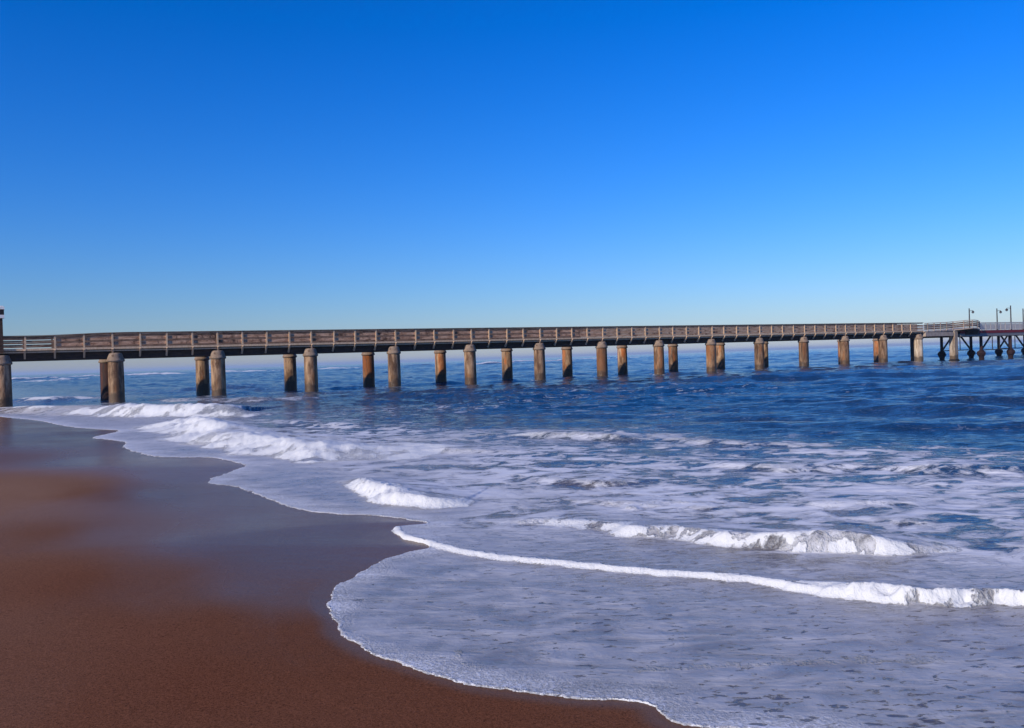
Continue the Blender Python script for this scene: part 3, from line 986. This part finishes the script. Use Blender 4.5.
def sea_mat():
    m, nt = new_mat('sea_water'); N = NT(nt)
    co = N.n('ShaderNodeTexCoord').outputs['Object']
    flat = N.n('ShaderNodeVectorMath', operation='MULTIPLY', ins={0: co, 1: (1, 1, 0)}).outputs[0]
    cov, froth, sh_ = N.attr('cover'), N.attr('froth'), N.attr('shallow')
    # lacy foam: warped noise, stretched along the crests
    v1 = N.scaled(flat, (.8, 2.3, 1), .2)
    n1 = N.noise(v1, 1.1, 8, .62, .9)
    n2 = N.noise(v1, 4.4, 7, .66, .8)
    n3 = N.noise(v1, .28, 4, .55, .5)
    vc = N.scaled(flat, (.85, 1.15, 1), .3)
    n1b = N.noise(vc, .9, 6, .6, .8)
    n2b = N.noise(vc, 2.3, 7, .62, .7)
    sheet = N.attr('sheet')
    n_a = N.math('ADD', N.math('ADD', N.math('MULTIPLY', n1, .24), N.math('MULTIPLY', n2, .60)), N.math('MULTIPLY', n3, .16))
    n_b = N.math('ADD', N.math('ADD', N.math('MULTIPLY', n1b, .36), N.math('MULTIPLY', n2b, .46)), N.math('MULTIPLY', n3, .18))
    na = N.ramp(n_a, .37, .63, 0, 1, 'LINEAR'); nb = N.ramp(n_b, .425, .585, -.02, 1.06, 'LINEAR')
    nn = N.math('ADD', N.math('MULTIPLY', na, sheet), N.math('MULTIPLY', nb, N.math('SUBTRACT', 1.0, sheet)))
    diff = N.math('SUBTRACT', cov, nn)
    lace = N.ramp(diff, -.08, .22)
    vor = N.n('ShaderNodeTexVoronoi', feature='DISTANCE_TO_EDGE', ins={'Vector': N.n('ShaderNodeVectorMath', operation='ADD', ins={0: v1, 1: N.n('ShaderNodeTexNoise', ins={'Vector': v1, 'Scale': 3.0, 'Detail': 3.0}).outputs[1]}).outputs[0], 'Scale': 3.2}).outputs[0]
    web = N.math('MULTIPLY', N.ramp(vor, .0, .10, 1, 0), N.ramp(N.math('ADD', cov, N.math('MULTIPLY', N.math('SUBTRACT', n1, .5), 1.2)), .25, .6))
    thin = N.math('MULTIPLY', lace, N.ramp(N.noise(N.scaled(flat, (1.2, 2.6, 1), .15), 9.0, 6, .7, .4), .3, .7, .58, .84))
    fm = N.math('MAXIMUM', thin, N.math('MULTIPLY', web, .30))
    thickf = N.math('MULTIPLY', N.ramp(diff, .12, .60), .35)
    fm = N.math('ADD', fm, thickf, clamp=True)
    # thin swash: an even milky film pierced by small drawn-out holes, whiter towards its rim
    rims = N.attr('rimsoft')
    sp_ = N.noise(N.scaled(flat, (1.0, 2.3, 1), .15), 6.5, 5, .62, .5)
    thr = N.math('ADD', .405, N.math('MULTIPLY', cov, .25))
    holes = N.ramp(N.math('SUBTRACT', sp_, thr), -.01, .045)
    film = N.math('ADD', N.ramp(n1, .32, .68, .26, .56), N.ramp(N.noise(flat, 2.2, 6, .65, .3), .35, .65, -.08, .10))
    fine = N.noise(flat, 30, 4, .75)
    film = N.math('ADD', film, N.math('MULTIPLY', rims, N.ramp(fine, .35, .62, .18, .70)), clamp=True)
    film = N.math('MULTIPLY', film, N.math('SUBTRACT', 1.0, N.math('MULTIPLY', holes, .85)))
    fm = N.math('ADD', N.math('MULTIPLY', film, sheet), N.math('MULTIPLY', fm, N.math('SUBTRACT', 1.0, sheet)))
    bub = N.noise(flat, 24, 4, .7)
    bub2 = N.noise(flat, 4.5, 5, .7)
    bub = N.math('ADD', N.math('MULTIPLY', bub, .5), N.math('MULTIPLY', bub2, .5))
    fr = N.ramp(N.math('ADD', froth, N.math('MULTIPLY', N.math('SUBTRACT', bub, .5), 1.7)), .22, .6)
    fm = N.math('MULTIPLY', fm, N.math('SUBTRACT', 1.0, N.math('MULTIPLY', N.attr('bare'), .85)))
    fm = N.math('MAXIMUM', fm, fr)
    deep = c4(.004, .022, .050)
    mid = c4(.016, .036, .06)
    sandy = c4(.060, .045, .040)
    wc = N.mix(N.ramp(sh_, 0, .6), deep, mid)
    wc = N.mix(N.ramp(sh_, .72, 1.0), wc, sandy)
    fc = N.mix(fr, c4(.70, .70, .72), c4(.70, .70, .69))
    base = N.mix(fm, wc, fc)
    rough = N.ramp(fm, .1, .9, .11, .65)
    # ripples
    v2 = N.scaled(flat, (.55, 1.5, 1), .35)
    rip = N.math('ADD', N.math('MULTIPLY', N.noise(v2, 2.4, 5, .6, .3), 1.0), N.math('MULTIPLY', N.noise(v2, .5, 4, .6, .2), 1.6))
    b1 = N.n('ShaderNodeBump', ins={'Strength': N.ramp(sh_, .2, 1, .9, .2), 'Distance': .12, 'Height': rip})
    fh = N.math('ADD', N.math('MULTIPLY', fm, .6), N.math('MULTIPLY', bub, N.math('MULTIPLY', fr, .8)))
    b2 = N.n('ShaderNodeBump', ins={'Strength': .8, 'Distance': .06, 'Height': fh, 'Normal': b1.outputs[0]})
    finish(N, base, rough, b2.outputs[0], .4, 1.33)
    return m


sea = grid_mesh('sea', X, Y, Z, {'cover': cover, 'froth': froth, 'shallow': shallow, 'sheet': np.clip(survey(X, Y, SHEET), 0, 1), 'rimsoft': rimsoft, 'bare': dark}, sea_mat())
tag(sea, 'blue ocean with white breakers and foam washing up the sand', 'sea', kind='structure')

# ------------------------------------------------------------------ sea air
m, nt = new_mat('sea_haze'); N = NT(nt)
pv = N.n('ShaderNodeVolumePrincipled', ins={'Color': c4(.60, .76, .95), 'Density': HAZE, 'Anisotropy': .1})
nt.links.new(pv.outputs[0], N.n('ShaderNodeOutputMaterial').inputs['Volume'])
bm = bmesh.new(); box(bm, -14500, 14500, -14500, 14500, -9, 22)
hz = link('haze', bm, m); hz['kind'] = 'stuff'; tag(hz, 'pale sea haze softening the horizon', 'haze')

# ------------------------------------------------------------------ light
SUN_EL, SUN_AZ = R(26), R(225)         # azimuth from +Y, clockwise
w = bpy.data.worlds.new('World'); scene.world = w
w.use_nodes = True
nt = w.node_tree; nt.nodes.clear(); N = NT(nt)
sky = N.n('ShaderNodeTexSky', sky_type='NISHITA', sun_disc=False, sun_elevation=SUN_EL, sun_rotation=SUN_AZ,
          air_density=1.5, dust_density=0.0, ozone_density=8.0, altitude=0)
gm = N.n('ShaderNodeGamma', ins={0: sky.outputs[0], 1: 1.184})
wb_ = N.mix(1.0, gm.outputs[0], c4(.60, .725, 1.15), 'MULTIPLY')       # cool white balance of the photograph
hs = N.n('ShaderNodeHueSaturation', ins={'Saturation': 1.105, 'Color': wb_})
bg = N.n('ShaderNodeBackground', ins={'Color': hs.outputs[0], 'Strength': .1})
wo = N.n('ShaderNodeOutputWorld')
nt.links.new(bg.outputs[0], wo.inputs['Surface'])
sl = bpy.data.lights.new('sun', 'SUN')
sl.energy = 4.3; sl.angle = R(.5); sl.color = (1, .89, .73)
so = bpy.data.objects.new('sun', sl); COL.objects.link(so)
sd = Vector((math.sin(SUN_AZ) * math.cos(SUN_EL), math.cos(SUN_AZ) * math.cos(SUN_EL), math.sin(SUN_EL)))
so.rotation_euler = sd.to_track_quat('Z', 'Y').to_euler()
so.location = (0, 0, 30)

vsn = scene.view_settings
vsn.view_transform = 'Standard'; vsn.look = 'None'; vsn.exposure = 0; vsn.gamma = 1; vsn.use_curve_mapping = False
scene.render.engine = 'CYCLES'
scene.cycles.max_bounces = 6
scene.cycles.volume_bounces = 1
scene.cycles.use_denoising = True
